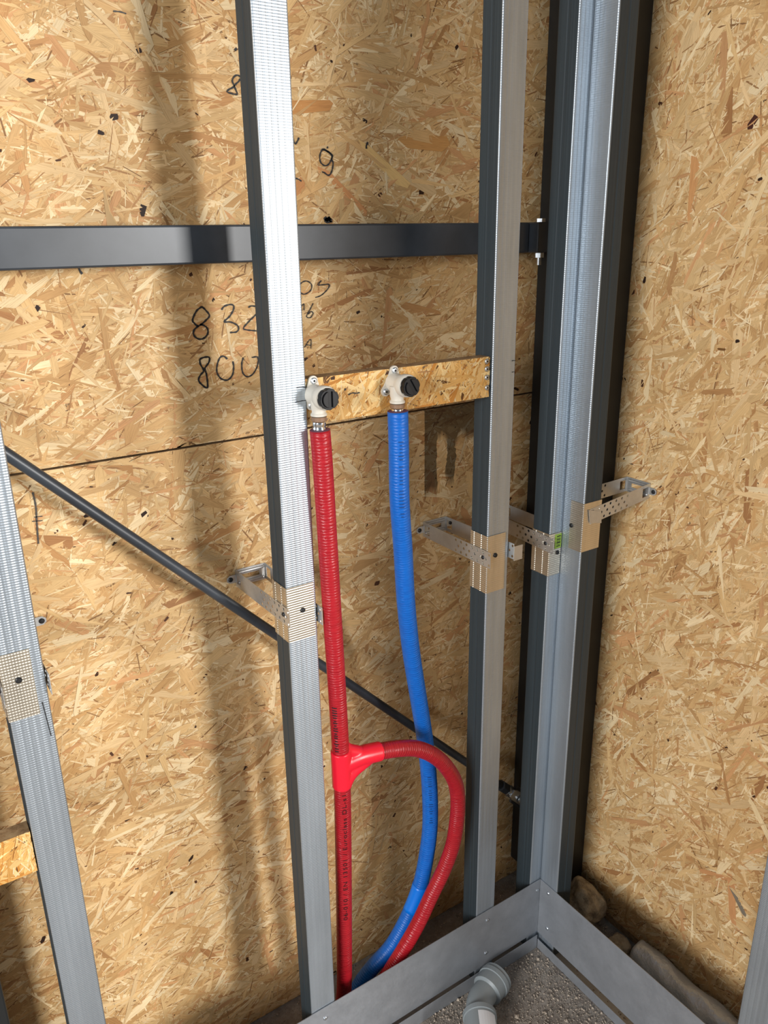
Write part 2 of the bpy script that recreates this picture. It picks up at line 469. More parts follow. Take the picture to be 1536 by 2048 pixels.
def ribbon(name, strokes, to_world, normal, material, parent):
    """flat pen strokes: strokes = [(width, [(u, v)...])]"""
    V = []; F = []
    for w, pts in strokes:
        P = [p.to_2d() for p in spline([(a, c, 0) for a, c in pts], 0.002)]
        n0 = len(V)
        for i, p in enumerate(P):
            d = (P[min(i + 1, len(P) - 1)] - P[max(i - 1, 0)])
            d = d.normalized() if d.length > 0 else Vector((1, 0))
            q = Vector((-d.y, d.x)) * w * 0.5 * (1 + 0.22 * math.sin(i * 1.7))
            V.append(to_world(*(p + q))); V.append(to_world(*(p - q)))
        for i in range(len(P) - 1):
            F.append((n0 + 2 * i, n0 + 2 * i + 1, n0 + 2 * i + 3, n0 + 2 * i + 2))
    me = bpy.data.meshes.new(name); me.from_pydata(V, [], F); me.update()
    return link(name, me, material, parent)
INK = {
  'handwritten_832': [(0.0026, [(0.463, 1.4559), (0.4537, 1.4499), (0.4463, 1.4374), (0.4485, 1.4323), (0.4551, 1.4278), (0.4683, 1.4359), (0.4738, 1.4421), (0.4687, 1.4498), (0.463, 1.4559)]), (0.0026, [(0.4551, 1.4278), (0.4475, 1.4226), (0.4459, 1.4153), (0.4515, 1.409), (0.4603, 1.4083), (0.4681, 1.4144), (0.4688, 1.4226), (0.4631, 1.428), (0.4571, 1.4301)]), (0.0024, [(0.4942, 1.4491), (0.4987, 1.4538), (0.508, 1.4562), (0.5143, 1.4545), (0.5137, 1.4479), (0.5065, 1.4383), (0.4967, 1.431), (0.5076, 1.4299), (0.5183, 1.4241), (0.52, 1.418), (0.5156, 1.4141), (0.5054, 1.4141)]), (0.0022, [(0.5394, 1.4497), (0.543, 1.452), (0.5524, 1.4506), (0.5568, 1.4466), (0.5545, 1.4412), (0.5495, 1.4372), (0.5373, 1.4278), (0.5282, 1.4191), (0.5327, 1.4162), (0.5496, 1.4133), (0.5553, 1.4125)])],
  'handwritten_800': [(0.0026, [(0.4521, 1.378), (0.4586, 1.38), (0.4675, 1.3791), (0.4663, 1.3716), (0.4588, 1.3629), (0.4607, 1.3542), (0.4612, 1.3404), (0.4601, 1.3327), (0.4544, 1.3359), (0.4472, 1.3454), (0.4507, 1.3535), (0.4567, 1.3597), (0.4523, 1.3704), (0.4521, 1.378)]), (0.0025, [(0.4973, 1.3738), (0.4922, 1.3785), (0.4856, 1.3774), (0.4802, 1.3677), (0.4782, 1.3558), (0.4837, 1.3449), (0.4945, 1.3411), (0.5036, 1.348), (0.5068, 1.3599), (0.5063, 1.3695)]), (0.0022, [(0.5246, 1.3738), (0.521, 1.3637), (0.5217, 1.3496), (0.5289, 1.3427), (0.5388, 1.346), (0.5474, 1.3576), (0.5494, 1.3715), (0.5389, 1.3725)])],
  'handwritten_05': [(0.0018, [(0.6316, 1.4806), (0.6369, 1.4842), (0.6451, 1.4852), (0.6529, 1.4797), (0.6515, 1.4711), (0.642, 1.4655), (0.6349, 1.4658), (0.631, 1.4695)]), (0.0018, [(0.6718, 1.485), (0.6652, 1.4783), (0.6861, 1.4782), (0.6815, 1.4696), (0.6696, 1.4614), (0.6591, 1.4588)])],
  'handwritten_16': [(0.0016, [(0.6296, 1.4435), (0.6371, 1.45), (0.6369, 1.4395)]), (0.0016, [(0.6545, 1.4499), (0.6489, 1.4414), (0.6411, 1.4296), (0.6482, 1.4273), (0.6537, 1.4341), (0.6497, 1.437), (0.6443, 1.4329)])],
  'handwritten_letter_a': [(0.0014, [(0.6343, 1.38), (0.6431, 1.3901), (0.6474, 1.3915), (0.6467, 1.3771)]), (0.0014, [(0.6376, 1.3842), (0.6459, 1.3826)])],
  'handwritten_9': [(0.0022, [(0.6833, 1.6827), (0.6795, 1.6769), (0.6774, 1.6704), (0.6788, 1.6629), (0.6857, 1.6584), (0.6929, 1.6605), (0.6979, 1.6673), (0.6993, 1.673), (0.6925, 1.6784), (0.6832, 1.6817)]), (0.0022, [(0.6844, 1.6827), (0.6925, 1.6793), (0.7006, 1.674), (0.6991, 1.6683), (0.7013, 1.6627), (0.699, 1.6522), (0.6946, 1.6454), (0.6904, 1.6448), (0.6852, 1.648), (0.6805, 1.6493)]), (0.003, [(0.691, 1.6853), (0.6929, 1.6842)])],
  'ink_scribble': [(0.0024, [(0.6315, 1.6961), (0.6329, 1.6907), (0.6355, 1.6876), (0.6391, 1.6914), (0.6422, 1.6966)]), (0.002, [(0.6321, 1.6388), (0.6371, 1.638), (0.6433, 1.6348)]), (0.003, [(0.7676, 1.6956), (0.7644, 1.6897), (0.7649, 1.6859)]), (0.003, [(0.2906, 1.5214), (0.2916, 1.5142), (0.2943, 1.5095)])],
  'ink_blot': [(0.0055, [(0.6822, 1.5825), (0.6857, 1.5786), (0.693, 1.5815), (0.6832, 1.5766), (0.6941, 1.5766), (0.687, 1.5805)])],
  'handwritten_8': [(0.0022, [(0.5513, 1.7716), (0.5494, 1.7737), (0.5446, 1.7736), (0.5402, 1.7702), (0.5382, 1.7656), (0.5402, 1.7612), (0.543, 1.7541), (0.5446, 1.7491), (0.5345, 1.7498), (0.5289, 1.7514), (0.5329, 1.755), (0.5385, 1.7577), (0.5444, 1.7632), (0.5481, 1.7658), (0.5511, 1.7699)]), (0.003, [(0.5455, 1.8051), (0.547, 1.8069), (0.5488, 1.8082)])],
  'pencil_line': [(0.0024, [(0.1853, 1.2141), (0.1863, 1.1927), (0.1838, 1.1661), (0.1814, 1.1359)]), (0.0014, [(0.1781, 1.1713), (0.1921, 1.1695)]), (0.0014, [(0.1818, 1.1769), (0.1931, 1.1762)]), (0.0018, [(0.3774, 1.8344), (0.3859, 1.8348), (0.3942, 1.8335)])],
}

for nm, st in INK.items():
    ribbon(nm, st, lambda a, c: (a, WALL_Y - 0.0021, c), EF, M['pencil'] if 'pencil' in nm else M['ink'], wall)
# splinter standing off the wall above the beam
MB().prism([(0, 0), (0.020, 0.0), (0.008, 0.018), (0.0035, 0.046), (0, 0.044)], (0.336, 1.1885, 1.572), (0.55, -0.6, 0), (0, 0, 1), (0.7, 0.65, 0), 0.003).build('splinter', M['pale_wood'], wall)

wall_r = tag(empty('wall_right'), 'right wall of pale strand board beside the corner post', kind='structure')
pr = MB().box((WALL_X, -0.50, 0.0), (WALL_X + 0.02, 1.212, 2.7)).build('panel', M['core'], wall_r)
OR = (206, 150, 102)
ex_r = [(-0.824, 1.711, 22, 13, 0.9, (70, 36, 24)), (-1.003, 1.468, 12, 7, 1.2, KN), (-0.802, 1.377, 9, 6, 0.1, KN), (-0.83, 1.36, 16, 4, 0.0, (120, 84, 46)),
        (-0.700, 0.330, 85, 15, 0.42, OR), (-0.660, 0.30, 120, 16, 1.75, OR), (-0.650, 0.308, 66, 9, -0.85, (128, 118, 104)),
        (-0.90, 0.47, 70, 10, -0.4, (176, 128, 80)), (-0.92, 1.62, 110, 20, 1.6, (205, 150, 98)), (-0.80, 1.60, 130, 14, 1.25, (236, 208, 160)), (-0.62, 0.50, 130, 12, -0.9, (238, 212, 166))]
strands('strand', (WALL_X, 0, 0), (0, -1, 0), EZ, (-1, 0, 0), (-1.19, 0.24), (0.02, 2.25), 15000, 13, M['strand_right'], pr, extra=ex_r, bias=0.9)

floor = MB().box((-6, -7, -0.1), (4, 1.235, -0.001)).build('floor', M['concrete'])
tag(floor, 'bare concrete floor with loose sand and grit', kind='structure')
# rough screed surface where it is seen, and loose grit
def grit(seed, n, xr, yr):
    rng = np.random.default_rng(seed)
    base = np.array([(1, 0, 0), (0, 1, 0), (-1, 0, 0), (0, -1, 0), (0, 0, 1), (0, 0, -1)], float)
    tri = np.array([(0, 1, 4), (1, 2, 4), (2, 3, 4), (3, 0, 4), (1, 0, 5), (2, 1, 5), (3, 2, 5), (0, 3, 5)])
    P = np.stack([rng.uniform(*xr, n), rng.uniform(*yr, n), np.zeros(n)], 1)
    S = np.exp(rng.normal(math.log(0.0011), 0.5, n)); S = np.minimum(S, 0.006)
    v = base[None] * S[:, None, None] * rng.uniform(0.6, 1.4, (n, 6, 3)) + P[:, None, :]
    v[:, :, 2] += S[:, None] * 0.3
    me = bpy.data.meshes.new('grit')
    me.from_pydata(v.reshape(-1, 3).tolist(), [], (tri[None] + 6 * np.arange(n)[:, None, None]).reshape(-1, 3).tolist())
    ca = me.attributes.new('tint', 'FLOAT_COLOR', 'POINT')
    cc = np.ones((n, 6, 4)); t = np.array(lin((172, 158, 142)))[None] * rng.uniform(0.6, 1.35, (n, 1)); cc[:, :, :3] = t[:, None, :]
    ca.data.foreach_set('color', cc.reshape(-1).astype(np.float32))
    o = link('grit', me, M['grain'], floor); o['kind'] = 'stuff'
    return o
grit(5, 16000, (0.35, 1.055), (0.55, 0.988))
grit(6, 3000, (1.08, 1.245), (0.55, 1.03))
grit(7, 2500, (0.1, 1.15), (1.05, 1.185))

# ------------------------------------------------------------------ steel frame of the building
pst = MB().box((1.155, 1.035, 0.06), (1.2485, 1.1885, 2.7)).build('corner_post', M['black_paint'], bevel=0.003)
tag(pst, 'tall black steel post standing in the corner of the room', 'post')
p2 = MB().box((-0.09, 1.100, 0.0), (0.012, 1.1885, 2.7)).build('steel_post', M['black_paint'], bevel=0.003)
tag(p2, 'black steel post at the bottom left edge of the picture', 'post')

beam = empty('steel_beam', (0, 0, 0))
tag(beam, 'dark grey horizontal steel beam across the back wall', 'beam')
MB().box((0.0125, 1.140, 1.5185), (1.085, 1.1865, 1.5715)).build('bar', M['charcoal'], beam, bevel=0.003)
MB().box((1.0855, 1.118, 1.5185), (1.1545, 1.1865, 1.5715)).build('end_plate', M['charcoal'], beam, bevel=0.002)
hx = lambda r: [(r * math.cos(k * math.pi / 3), r * math.sin(k * math.pi / 3)) for k in range(6)]
MB().prism(hx(0.009), (1.100, 1.128, 1.5717), EX, (0, 1, 0), EZ, 0.006).build('bolt_head', M['zinc'], beam)
MB().prism(hx(0.009), (1.100, 1.128, 1.5100), EX, (0, 1, 0), EZ, 0.0084).lathe([(0.0045, 0), (0.0045, 0.016)], (1.100, 1.128, 1.497), EZ, 12).build('nut', M['zinc'], beam)

# diagonal brace rod with its fork end at the post
brace = empty('brace_rod')
tag(brace, 'dark diagonal brace rod running down behind the studs', 'rod')
a, c = Vector((-0.01, 1.13, 1.453)), Vector((1.058, 1.13, 0.357))
a = Vector((0.0195, 1.13, 1.425))
d = (c - a).normalized()
tube('rod', [a + (c - a) * (i / 30) for i in range(31)], 0.0085, M['charcoal'], brace, 16)
MB().lathe([(0.0125, 0), (0.0135, 0.002), (0.0135, 0.026), (0.012, 0.028)], c - d * 0.002, d, 6).build('sleeve_nut', M['charcoal'], brace)
MB().lathe([(0.0085, 0), (0.0105, 0.002), (0.0105, 0.010), (0.0085, 0.012)], c + d * 0.027, d, 16).build('lock_ring', M['zinc'], brace, smooth=False)
perp = Vector((0, -1, 0)); upv = d.cross(perp).normalized()
fk = MB()
for sgn in (-1, 1):
    fk.prism([(0, -0.009), (0.014, -0.013), (0.058, -0.013), (0.066, -0.006), (0.066, 0.006), (0.058, 0.013), (0.014, 0.013), (0, 0.009)], c + d * 0.038 + perp * (0.010 * sgn - 0.0025), d, upv, perp, 0.005)
fk.lathe([(0.0085, 0), (0.0085, 0.014)], c + d * 0.034, d, 14)
fk.build('fork', M['zinc'], brace, bevel=0.001)
MB().lathe([(0.009, 0), (0.009, 0.005), (0.0055, 0.0055), (0.0055, 0.034), (0.009, 0.0345), (0.009, 0.039)], c + d * 0.074 + perp * -0.0195, perp, 12).build('fork_pin', M['zinc'], brace)
MB().prism([(0.045, -0.02), (0.1, -0.02), (0.1, 0.02), (0.045, 0.02), (0.038, 0)], c + d * 0.02 + perp * -0.003, d, upv, perp, 0.006).build('gusset_tab', M['charcoal'], brace)

# ------------------------------------------------------------------ studs
def web_line(w=0.05, r=0.0026):
    L = []
    for k in range(5):
        t = math.pi / 2 * k / 4
        L.append((r - r * math.cos(t), r - r * math.sin(t)))
    for gx in (0.011, 0.0203, 0.0297, 0.039):
        L += [(gx - 0.0016, 0), (gx - 0.0006, 0.00022), (gx + 0.0006, 0.00022), (gx + 0.0016, 0)]
    for k in range(5):
        t = math.pi / 2 * k / 4
        L.append((w - r + r * math.sin(t), r - r * math.cos(t)))
    return L
def screw_head(name, loc, axis, r, material, parent, recess=True):
    m = MB().lathe([(r, 0), (r, r * 0.28), (r * 0.72, r * 0.55), (r * 0.45, r * 0.58)], loc, axis, 14)
    o = m.build(name, material, parent, smooth=False)
    if recess:
        a = Vector(axis).normalized()
        MB().lathe([(r * 0.40, 0), (r * 0.40, r * 0.06)], Vector(loc) + a * r * 0.57, axis, 6).build('recess', M['recess'], o)
    return o
def make_stud(loc, rz, label, sleeve=None, screws=(), marks=(), height=2.6):
    t = tag(empty('metal_stud', loc, rz), label, 'stud', 'galvanised studs of the wall frame')
    o = MB().sheet(web_line(), 0.0016, height).build('web', M['web'], t)
    smooth_angle(o)
    for s in (0, 1):
        sx = (lambda x: x) if s == 0 else (lambda x: 0.05 - x)
        line = [(sx(0.0002), 0.0027), (sx(0.0002), 0.019), (sx(0.0008), 0.0205), (sx(0.0008), 0.0245), (sx(0.0002), 0.026), (sx(0.0002), 0.0435),
                (sx(0.0006), 0.0447), (sx(0.0018), 0.0450), (sx(0.0070), 0.0450)]
        if s: line = line[::-1]
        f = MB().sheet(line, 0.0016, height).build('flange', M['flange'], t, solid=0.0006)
    if sleeve:
        z0, z1, wl, fl = sleeve
        g = 0.0011
        line = [(-g, fl), (-g, 0.0385), (-g - 0.0007, 0.0375), (-g - 0.0007, 0.0355), (-g, 0.0345), (-g, 0.0185), (-g - 0.0007, 0.0175), (-g - 0.0007, 0.0155), (-g, 0.0145), (-g, 0.001 - g), (-g * 0.7, -g * 0.7), (0.001 - g, -g), (wl, -g)]
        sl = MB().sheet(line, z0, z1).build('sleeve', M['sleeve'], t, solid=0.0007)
    for x, y, z, ax, mm in screws:
        screw_head('screw', (x, y, z), ax, 0.0042, M[mm], t)
    for k, (x0, x1, z0, z1) in enumerate(marks):
        ribbon('pen_mark', [(0.0011, [(x0, z0), ((x0 + x1) / 2, (z0 + z1) / 2 + 0.0006), (x1, z1)])], lambda a, c: (a, -0.0006, c), EF, M['ink'], t)
    return t
FR = (0, -1, 0)
s1 = make_stud((0.0845, STUD_Y, 0), 0, 'leftmost metal stud, cut off by the left edge of the picture', (0.973, 1.068, 0.0365, 0.045),
               [(0.0185, -0.0016, 1.029, FR, 'black_screw')], [(0.041, 0.0445, 0.988, 0.935)])
s2 = make_stud((0.484, STUD_Y, 0), 0, 'bright metal stud to the left of the red pipe', (0.962, 1.053, 0.0455, 0.045),
               [(0.025, -0.0016, 1.011, FR, 'black_screw')], [(0.034, 0.0495, 1.3530, 1.3520), (0.031, 0.0495, 1.3325, 1.3335)])
s3 = make_stud((0.882, STUD_Y, 0), 0, 'metal stud to the right of the blue pipe, holding the board end', (0.937, 1.047, 0.041, 0.045),
               [(0.018, -0.0016, 1.008, FR, 'black_screw')], [(0.041, 0.0495, 1.352, 1.3515), (0.042, 0.0495, 1.333, 1.3325)])
s4 = make_stud((1.037, STUD_Y, 0), 0, 'corner metal stud on the back wall side with a green label', (0.931, 1.0165, 0.0288, 0.045),
               [(0.0205, -0.0016, 0.976, FR, 'black_screw')])
r1 = make_stud((STUD_X, STUD_Y - 0.0008, 0), -math.pi / 2, 'corner metal stud turned to the right wall, broad face to the left')
r2 = make_stud((STUD_X, 0.52, 0), -math.pi / 2, 'metal stud at the bottom right edge of the picture')
# the sleeve of the turned corner stud laps its other edge
g = 0.0011
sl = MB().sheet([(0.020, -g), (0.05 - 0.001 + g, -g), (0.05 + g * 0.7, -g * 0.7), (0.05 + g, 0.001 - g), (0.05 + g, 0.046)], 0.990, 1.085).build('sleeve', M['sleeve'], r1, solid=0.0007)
screw_head('screw', (0.024, -0.0016, 1.036), FR, 0.0042, M['black_screw'], r1)
# green bar-code label on the corner stud's sleeve
lab = MB().box((0.0120, -0.0021, 0.985), (0.0285, -0.00165, 1.014)).build('label', M['green_label'], s4)
tag(lab, 'green bar-code sticker')
for k, (h, w) in enumerate([(0.0016, 1), (0.0008, 1), (0.0022, 1), (0.001, 1), (0.0016, 1), (0.0007, 1), (0.002, 1)]):
    MB().box((0.0165, -0.00235, 0.9885 + k * 0.0033), (0.0260, -0.0021, 0.9885 + k * 0.0033 + h)).build('bar', M['ink'], lab)

# ------------------------------------------------------------------ hanger brackets
def arm_plate(L, h, cols, pitch, notch):
    """flat perforated strip: a = distance from the wall, b = height"""
    V = []; F = []
    def quad(a0, b0, a1, b1):
        n = len(V); V.extend([(a0, b0), (a1, b0), (a1, b1), (a0, b1)]); F.append((n, n + 1, n + 2, n + 3))
    a = 0.0
    if notch:
        quad(0, -h / 2, 0.005, h / 2)
        quad(0.005, -h / 2, 0.021, -h / 2 + 0.006); quad(0.005, h / 2 - 0.006, 0.021, h / 2)
        a = 0.021
    a1 = L - cols * pitch
    quad(a, -h / 2, a1, h / 2)
    rows = 3
    for c in range(cols):
        for r in range(rows):
            a0 = a1 + c * pitch; b0 = -h / 2 + r * h / rows
            am, bm = a0 + pitch / 2, b0 + h / rows / 2
            hw, hh = pitch / 2, h / rows / 2
            if (c + r) % 2:
                quad(a0, b0, a0 + pitch, b0 + h / rows); continue
            n = len(V)
            for k, (x, y) in enumerate([(1, 0), (1, 1), (0, 1), (-1, 1), (-1, 0), (-1, -1), (0, -1), (1, -1)]):
                V.append((am + x * hw, bm + y * hh))
            for k in range(8):
                t = k * math.pi / 4
                V.append((am + 0.0027 * math.cos(t), bm + 0.0027 * math.sin(t)))
            for k in range(8):
                k2 = (k + 1) % 8
                F.append((n + k, n + k2, n + 8 + k2, n + 8 + k))
    return V, F
def make_bracket(loc, rz, label, w=0.0556, L=0.200, h=0.030, tab_side=1, ears=(-1, 1), arm_z=(0, 0), tab=0.020, ear=0.017):
    t = tag(empty('hanger_bracket', loc, rz), label, 'bracket', 'perforated hanger brackets holding the studs')
    hb = h / 2
    b = MB()
    b.box((-w / 2, -0.0012, -hb), (w / 2, 0, -0.004)); b.box((-w / 2, -0.0012, 0.004), (w / 2, 0, hb))
    b.box((-w / 2, -0.0012, -0.004), (-0.016, 0, 0.004)); b.box((0.016, -0.0012, -0.004), (w / 2, 0, 0.004))
    for z in (-0.0095, 0.0095):
        b.lathe([(0.0006, 0), (0.0030, 0.003), (0.0030, w - 0.007), (0.0006, w - 0.004)], (-w / 2 + 0.002, -0.0012, z), (1, 0, 0), 10)
    b.build('base', M['bracket'], t)
    for k, s in enumerate((-1, 1)):
        V, F = arm_plate(L, h, 13, 0.0078, True)
        me = bpy.data.meshes.new('arm')
        me.from_pydata([(s * w / 2, -a_, z_ + arm_z[k] * a_ / L) for a_, z_ in V], [], F); me.update()
        o = link('arm', me, M['bracket'], t)
        md = o.modifiers.new('solid', 'SOLIDIFY'); md.thickness = 0.0009; md.offset = 0
        if s == tab_side and tab > 0:
            MB().box((s * w / 2 if s > 0 else -w / 2 - tab, -L - 0.001, -hb + 0.001), (w / 2 + tab if s > 0 else -w / 2, -L, hb - 0.001)).build('bent_tab', M['bracket'], o)
    for s in ears:
        x0 = s * w / 2
        MB().prism([(0, -0.007), (s * (ear - 0.005), -0.007), (s * ear, -0.003), (s * ear, 0.003), (s * (ear - 0.005), 0.007), (0, 0.007)], (x0, -0.0024, 0), EX, EZ, (0, 1, 0), 0.0012).build('ear', M['bracket'], t)
        screw_head('screw', (x0 + s * (ear - 0.0065), -0.0024, 0), FR, 0.0042, M['black_screw'], t)
    screw_head('screw', (-w / 2 - 0.0006, -L + 0.020, 0.001 + arm_z[0]), (-1, 0, 0), 0.0036, M['black_screw'], t)
    return t
WB = WALL_Y - 0.0022
make_bracket((0.1095, WB, 1.016), 0, 'bracket behind the leftmost stud, only its wall screw showing beside it', ears=(1,), tab_side=0, ear=0.037)
make_bracket((0.509, WB, 1.004), 0, 'perforated bracket of the stud beside the red pipe', ears=(-1,), arm_z=(0.003, -0.008), tab=0.0)
make_bracket((0.907, WB, 1.006), 0, 'perforated bracket of the stud right of the blue pipe', arm_z=(-0.001, 0.004))
make_bracket((1.062, WB, 1.003), 0, 'perforated bracket of the corner stud with the green label', arm_z=(-0.007, -0.002), ears=(-1,), tab_side=0)
make_bracket((WALL_X - 0.0022, 0.975, 1.077), -math.pi / 2, 'perforated bracket reaching from the right wall to the corner stud', L=0.162, tab_side=0, arm_z=(-0.004, -0.020), ears=(1,))
tb = bpy.data.objects['hanger_bracket.004']
MB().prism([(0, 0.013), (0.034, 0.004), (0.037, -0.020), (0.005, -0.013)], (0.0285, -0.171, -0.018), (0.0, 1.0, 0), EZ, (1, 0.0, 0), 0.001).build('bent_tab', M['bracket'], tb)

# ------------------------------------------------------------------ rails at the foot of the frame
rb = tag(empty('rail_plate'), 'wide galvanised rail screwed across the foot of the back studs', 'rail', 'galvanised rails at the foot of the frame')
MB().box((-0.7, 0.9972, 0.038), (1.0652, 0.9984, 0.1865)).box((-0.7, 0.9984, 0.038), (1.0652, 0.9998, 0.0392)).build('plate', M['plate'], rb)
for x, z in ((0.910, 0.160), (0.909, 0.069), (1.057, 0.159), (0.510, 0.160), (0.509, 0.07), (0.11, 0.16)):
    screw_head('screw', (x, 0.9972, z), FR, 0.0040, M['zinc'], rb, False)
rr = tag(empty('rail_plate'), 'wide galvanised rail along the foot of the right wall frame', 'rail', 'galvanised rails at the foot of the frame')
MB().box((1.0652, -0.2, 0.036), (1.0664, 0.9968, 0.1865)).build('plate', M['plate'], rr)
for y, z in ((0.972, 0.167), (0.968, 0.070), (0.495, 0.16)):
    screw_head('screw', (1.0652, y, z), (-1, 0, 0), 0.0040, M['zinc'], rr, False)
ft = tag(empty('floor_track'), 'floor track under the back row of studs', 'track', 'floor tracks under the studs')
MB().box((-0.7, 0.9890, 0), (1.0575, 0.9898, 0.037)).box((-0.7, 0.9898, 0), (1.0575, 1.0475, 0.0009)).box((-0.7, 1.0475, 0), (1.0575, 1.0483, 0.037)).build('channel', M['plate'], ft)
fr = tag(empty('floor_track'), 'floor track along the right wall', 'track', 'floor tracks under the studs')
MB().box((1.0580, -0.2, 0), (1.0588, 0.988, 0.026)).box((1.0588, -0.2, 0), (1.115, 0.988, 0.0009)).box((1.115, -0.2, 0), (1.1158, 0.988, 0.026)).build('channel', M['plate'], fr)

# ------------------------------------------------------------------ small strand boards between the studs
def make_plank(x0, x1, z0, z1, label, seed, screws, marks):
    t = tag(empty('osb_board'), label, 'board', 'small strand boards between the studs')
    yf = 1.006
    bd = MB().box((x0, yf, z0), (x1, yf + 0.025, z1)).build('board', M['core'], t)
    strands('strand', (0, yf, 0), EX, EZ, EF, (x0, x1), (z0, z1), 26000, seed, M['strand_right'], bd, palette=FRESH, scale=0.8, bias=1.1, lift=0.0008)
    for x, z in screws: screw_head('screw', (x, yf - 0.0012, z), FR, 0.0044, M['zinc'], t)
    for st in marks: ribbon('pen_mark', [st], lambda a, c: (a, yf - 0.0016, c), EF, M['ink'], t)
    return t
make_plank(0.5355, 0.8805, 1.296, 1.3625, 'orange strand board strip carrying the two pipe elbows', 21,
           [(0.8725, 1.3555), (0.873, 1.343), (0.8735, 1.329), (0.8745, 1.312)],
           [(0.0016, [(0.606, 1.332), (0.614, 1.334), (0.619, 1.3325), (0.626, 1.333)]), (0.003, [(0.600, 1.341), (0.602, 1.340)])])
make_plank(-0.262, 0.083, 0.732, 0.7985, 'small strand board strip at the left edge behind the leftmost stud', 22, [], [])

# ------------------------------------------------------------------ elbow fittings with black plugs
def make_elbow(x, z, label, ears, slot, stub):
    yb = 1.0046
    t = tag(empty('wall_plate_elbow', (x, yb, z)), label, 'elbow', 'wall plate elbows on the strand board strip')
    b = MB()
    # back plate with three eyes
    for ex, ez in ears:
        dvec = Vector((ex, ez)); L = dvec.length; u = dvec / L; n = Vector((-u.y, u.x))
        out = []
        for k in range(9):
            tt = -math.pi / 2 + math.pi * k / 8
            p = dvec + (u * math.cos(tt) + n * math.sin(tt)) * 0.0072
            out.append((p.x, p.y))
        out.append(tuple(n * 0.0135)); out.append(tuple(-n * 0.0135))
        b.prism(out, (0, -0.003, 0), EX, EZ, (0, 1, 0), 0.003)
    b.lathe([(0.0150, 0), (0.0148, 0.010), (0.0135, 0.018), (0.0150, 0.024), (0.0168, 0.028), (0.0172, 0.038), (0.0160, 0.040)], (0, -0.001, 0), FR, 28)
    b.lathe([(0.0115, 0), (0.0112, 0.014), (0.0098, 0.019), (0.0100, 0.021), (0.0118, 0.023), (0.0118, 0.0255), (0.0095, 0.0265)], (stub, -0.019, -0.002), (0, 0, -1), 24)
    o = b.build('body', M['fitting'], t); smooth_angle(o)
    for ex, ez in ears[:2]:
        screw_head('screw', (ex, -0.003, ez), FR, 0.0048, M['zinc'], t)
    p = MB()
    prof = []
    nseg = 48
    outl = []
    for k in range(nseg):
        a = 2 * math.pi * k / nseg
        r = 0.0150 if (k % 8) < 6 else 0.0141
        outl.append((r * math.cos(a), r * math.sin(a)))
    p.prism(outl, (0, -0.0405, 0), EX, EZ, FR, 0.009)
    ca, sa = math.cos(slot), math.sin(slot)
    for sg in (1, -1):
        half = []
        for k in range(13):
            a = math.radians(-74 + 148 * k / 12)
            q = (0.0118 * math.cos(a) * sg, 0.0118 * math.sin(a) * sg)
            half.append((q[0] * ca - q[1] * sa, q[0] * sa + q[1] * ca))
        p.prism(half, (0, -0.0495, 0), EX, EZ, FR, 0.0028)
    p.build('plug', M['plug'], t, bevel=0.0005)
    MB().lathe([(0.0108, 0), (0.0112, 0.001), (0.0112, 0.0055), (0.0105, 0.0065)], (stub, -0.019, -0.0290), (0, 0, -1), 24).build('retaining_ring', M['brown_ring'], t, smooth=False)
    o = MB().lathe([(0.0088, 0), (0.0094, 0.002), (0.0098, 0.006), (0.0084, 0.0078), (0.0096, 0.0095), (0.0098, 0.0140), (0.0088, 0.016), (0.0085, 0.026)], (stub, -0.019, -0.0354), (0, 0, -1), 24).build('press_sleeve', M['chrome'], t, smooth=True)
    return t
make_elbow(0.546, 1.340, 'white elbow with black plug above the red pipe', [(0.001, 0.0195), (-0.0045, -0.015), (0.0125, -0.012)], 0.0, -0.0015)
make_elbow(0.686, 1.3415, 'white elbow with black plug above the blue pipe', [(0.001, 0.0185), (-0.0155, -0.012), (0.0125, -0.012)], 0.55, -0.0055)

# ------------------------------------------------------------------ insulated pipes
PR = 0.0149
red = tag(empty('red_pipe'), 'red insulated water pipe with a taped branch curving to the right', 'pipe')
red_pts = [(0.5445, 0.984, 1.292), (0.5475, 0.985, 1.225), (0.555, 0.990, 1.018), (0.565, 1.0, 0.83), (0.573, 1.01, 0.662), (0.576, 1.02, 0.503), (0.5785, 1.036, 0.25), (0.580, 1.046, 0.140), (0.581, 1.064, 0.045), (0.581, 1.066, 0.0)]
red_path = spline(red_pts)
tube('insulation', red_path, PR, M['red'], red, cap_mat=M['foam_cut'])
br_pts = [(0.576, 1.0085, 0.698), (0.609, 1.006, 0.699), (0.649, 1.004, 0.693), (0.689, 1.0, 0.685), (0.728, 1.0, 0.668), (0.766, 1.0, 0.637), (0.798, 1.003, 0.596), (0.823, 1.007, 0.548), (0.833, 1.010, 0.500), (0.833, 1.012, 0.450), (0.826, 1.015, 0.391), (0.806, 1.018, 0.336), (0.778, 1.021, 0.285), (0.748, 1.024, 0.229), (0.718, 1.029, 0.180), (0.690, 1.036, 0.135), (0.670, 1.050, 0.085), (0.662, 1.068, 0.035), (0.660, 1.070, 0.0)]
br_path = spline(br_pts)
tube('branch', br_path, PR, M['red'], red)
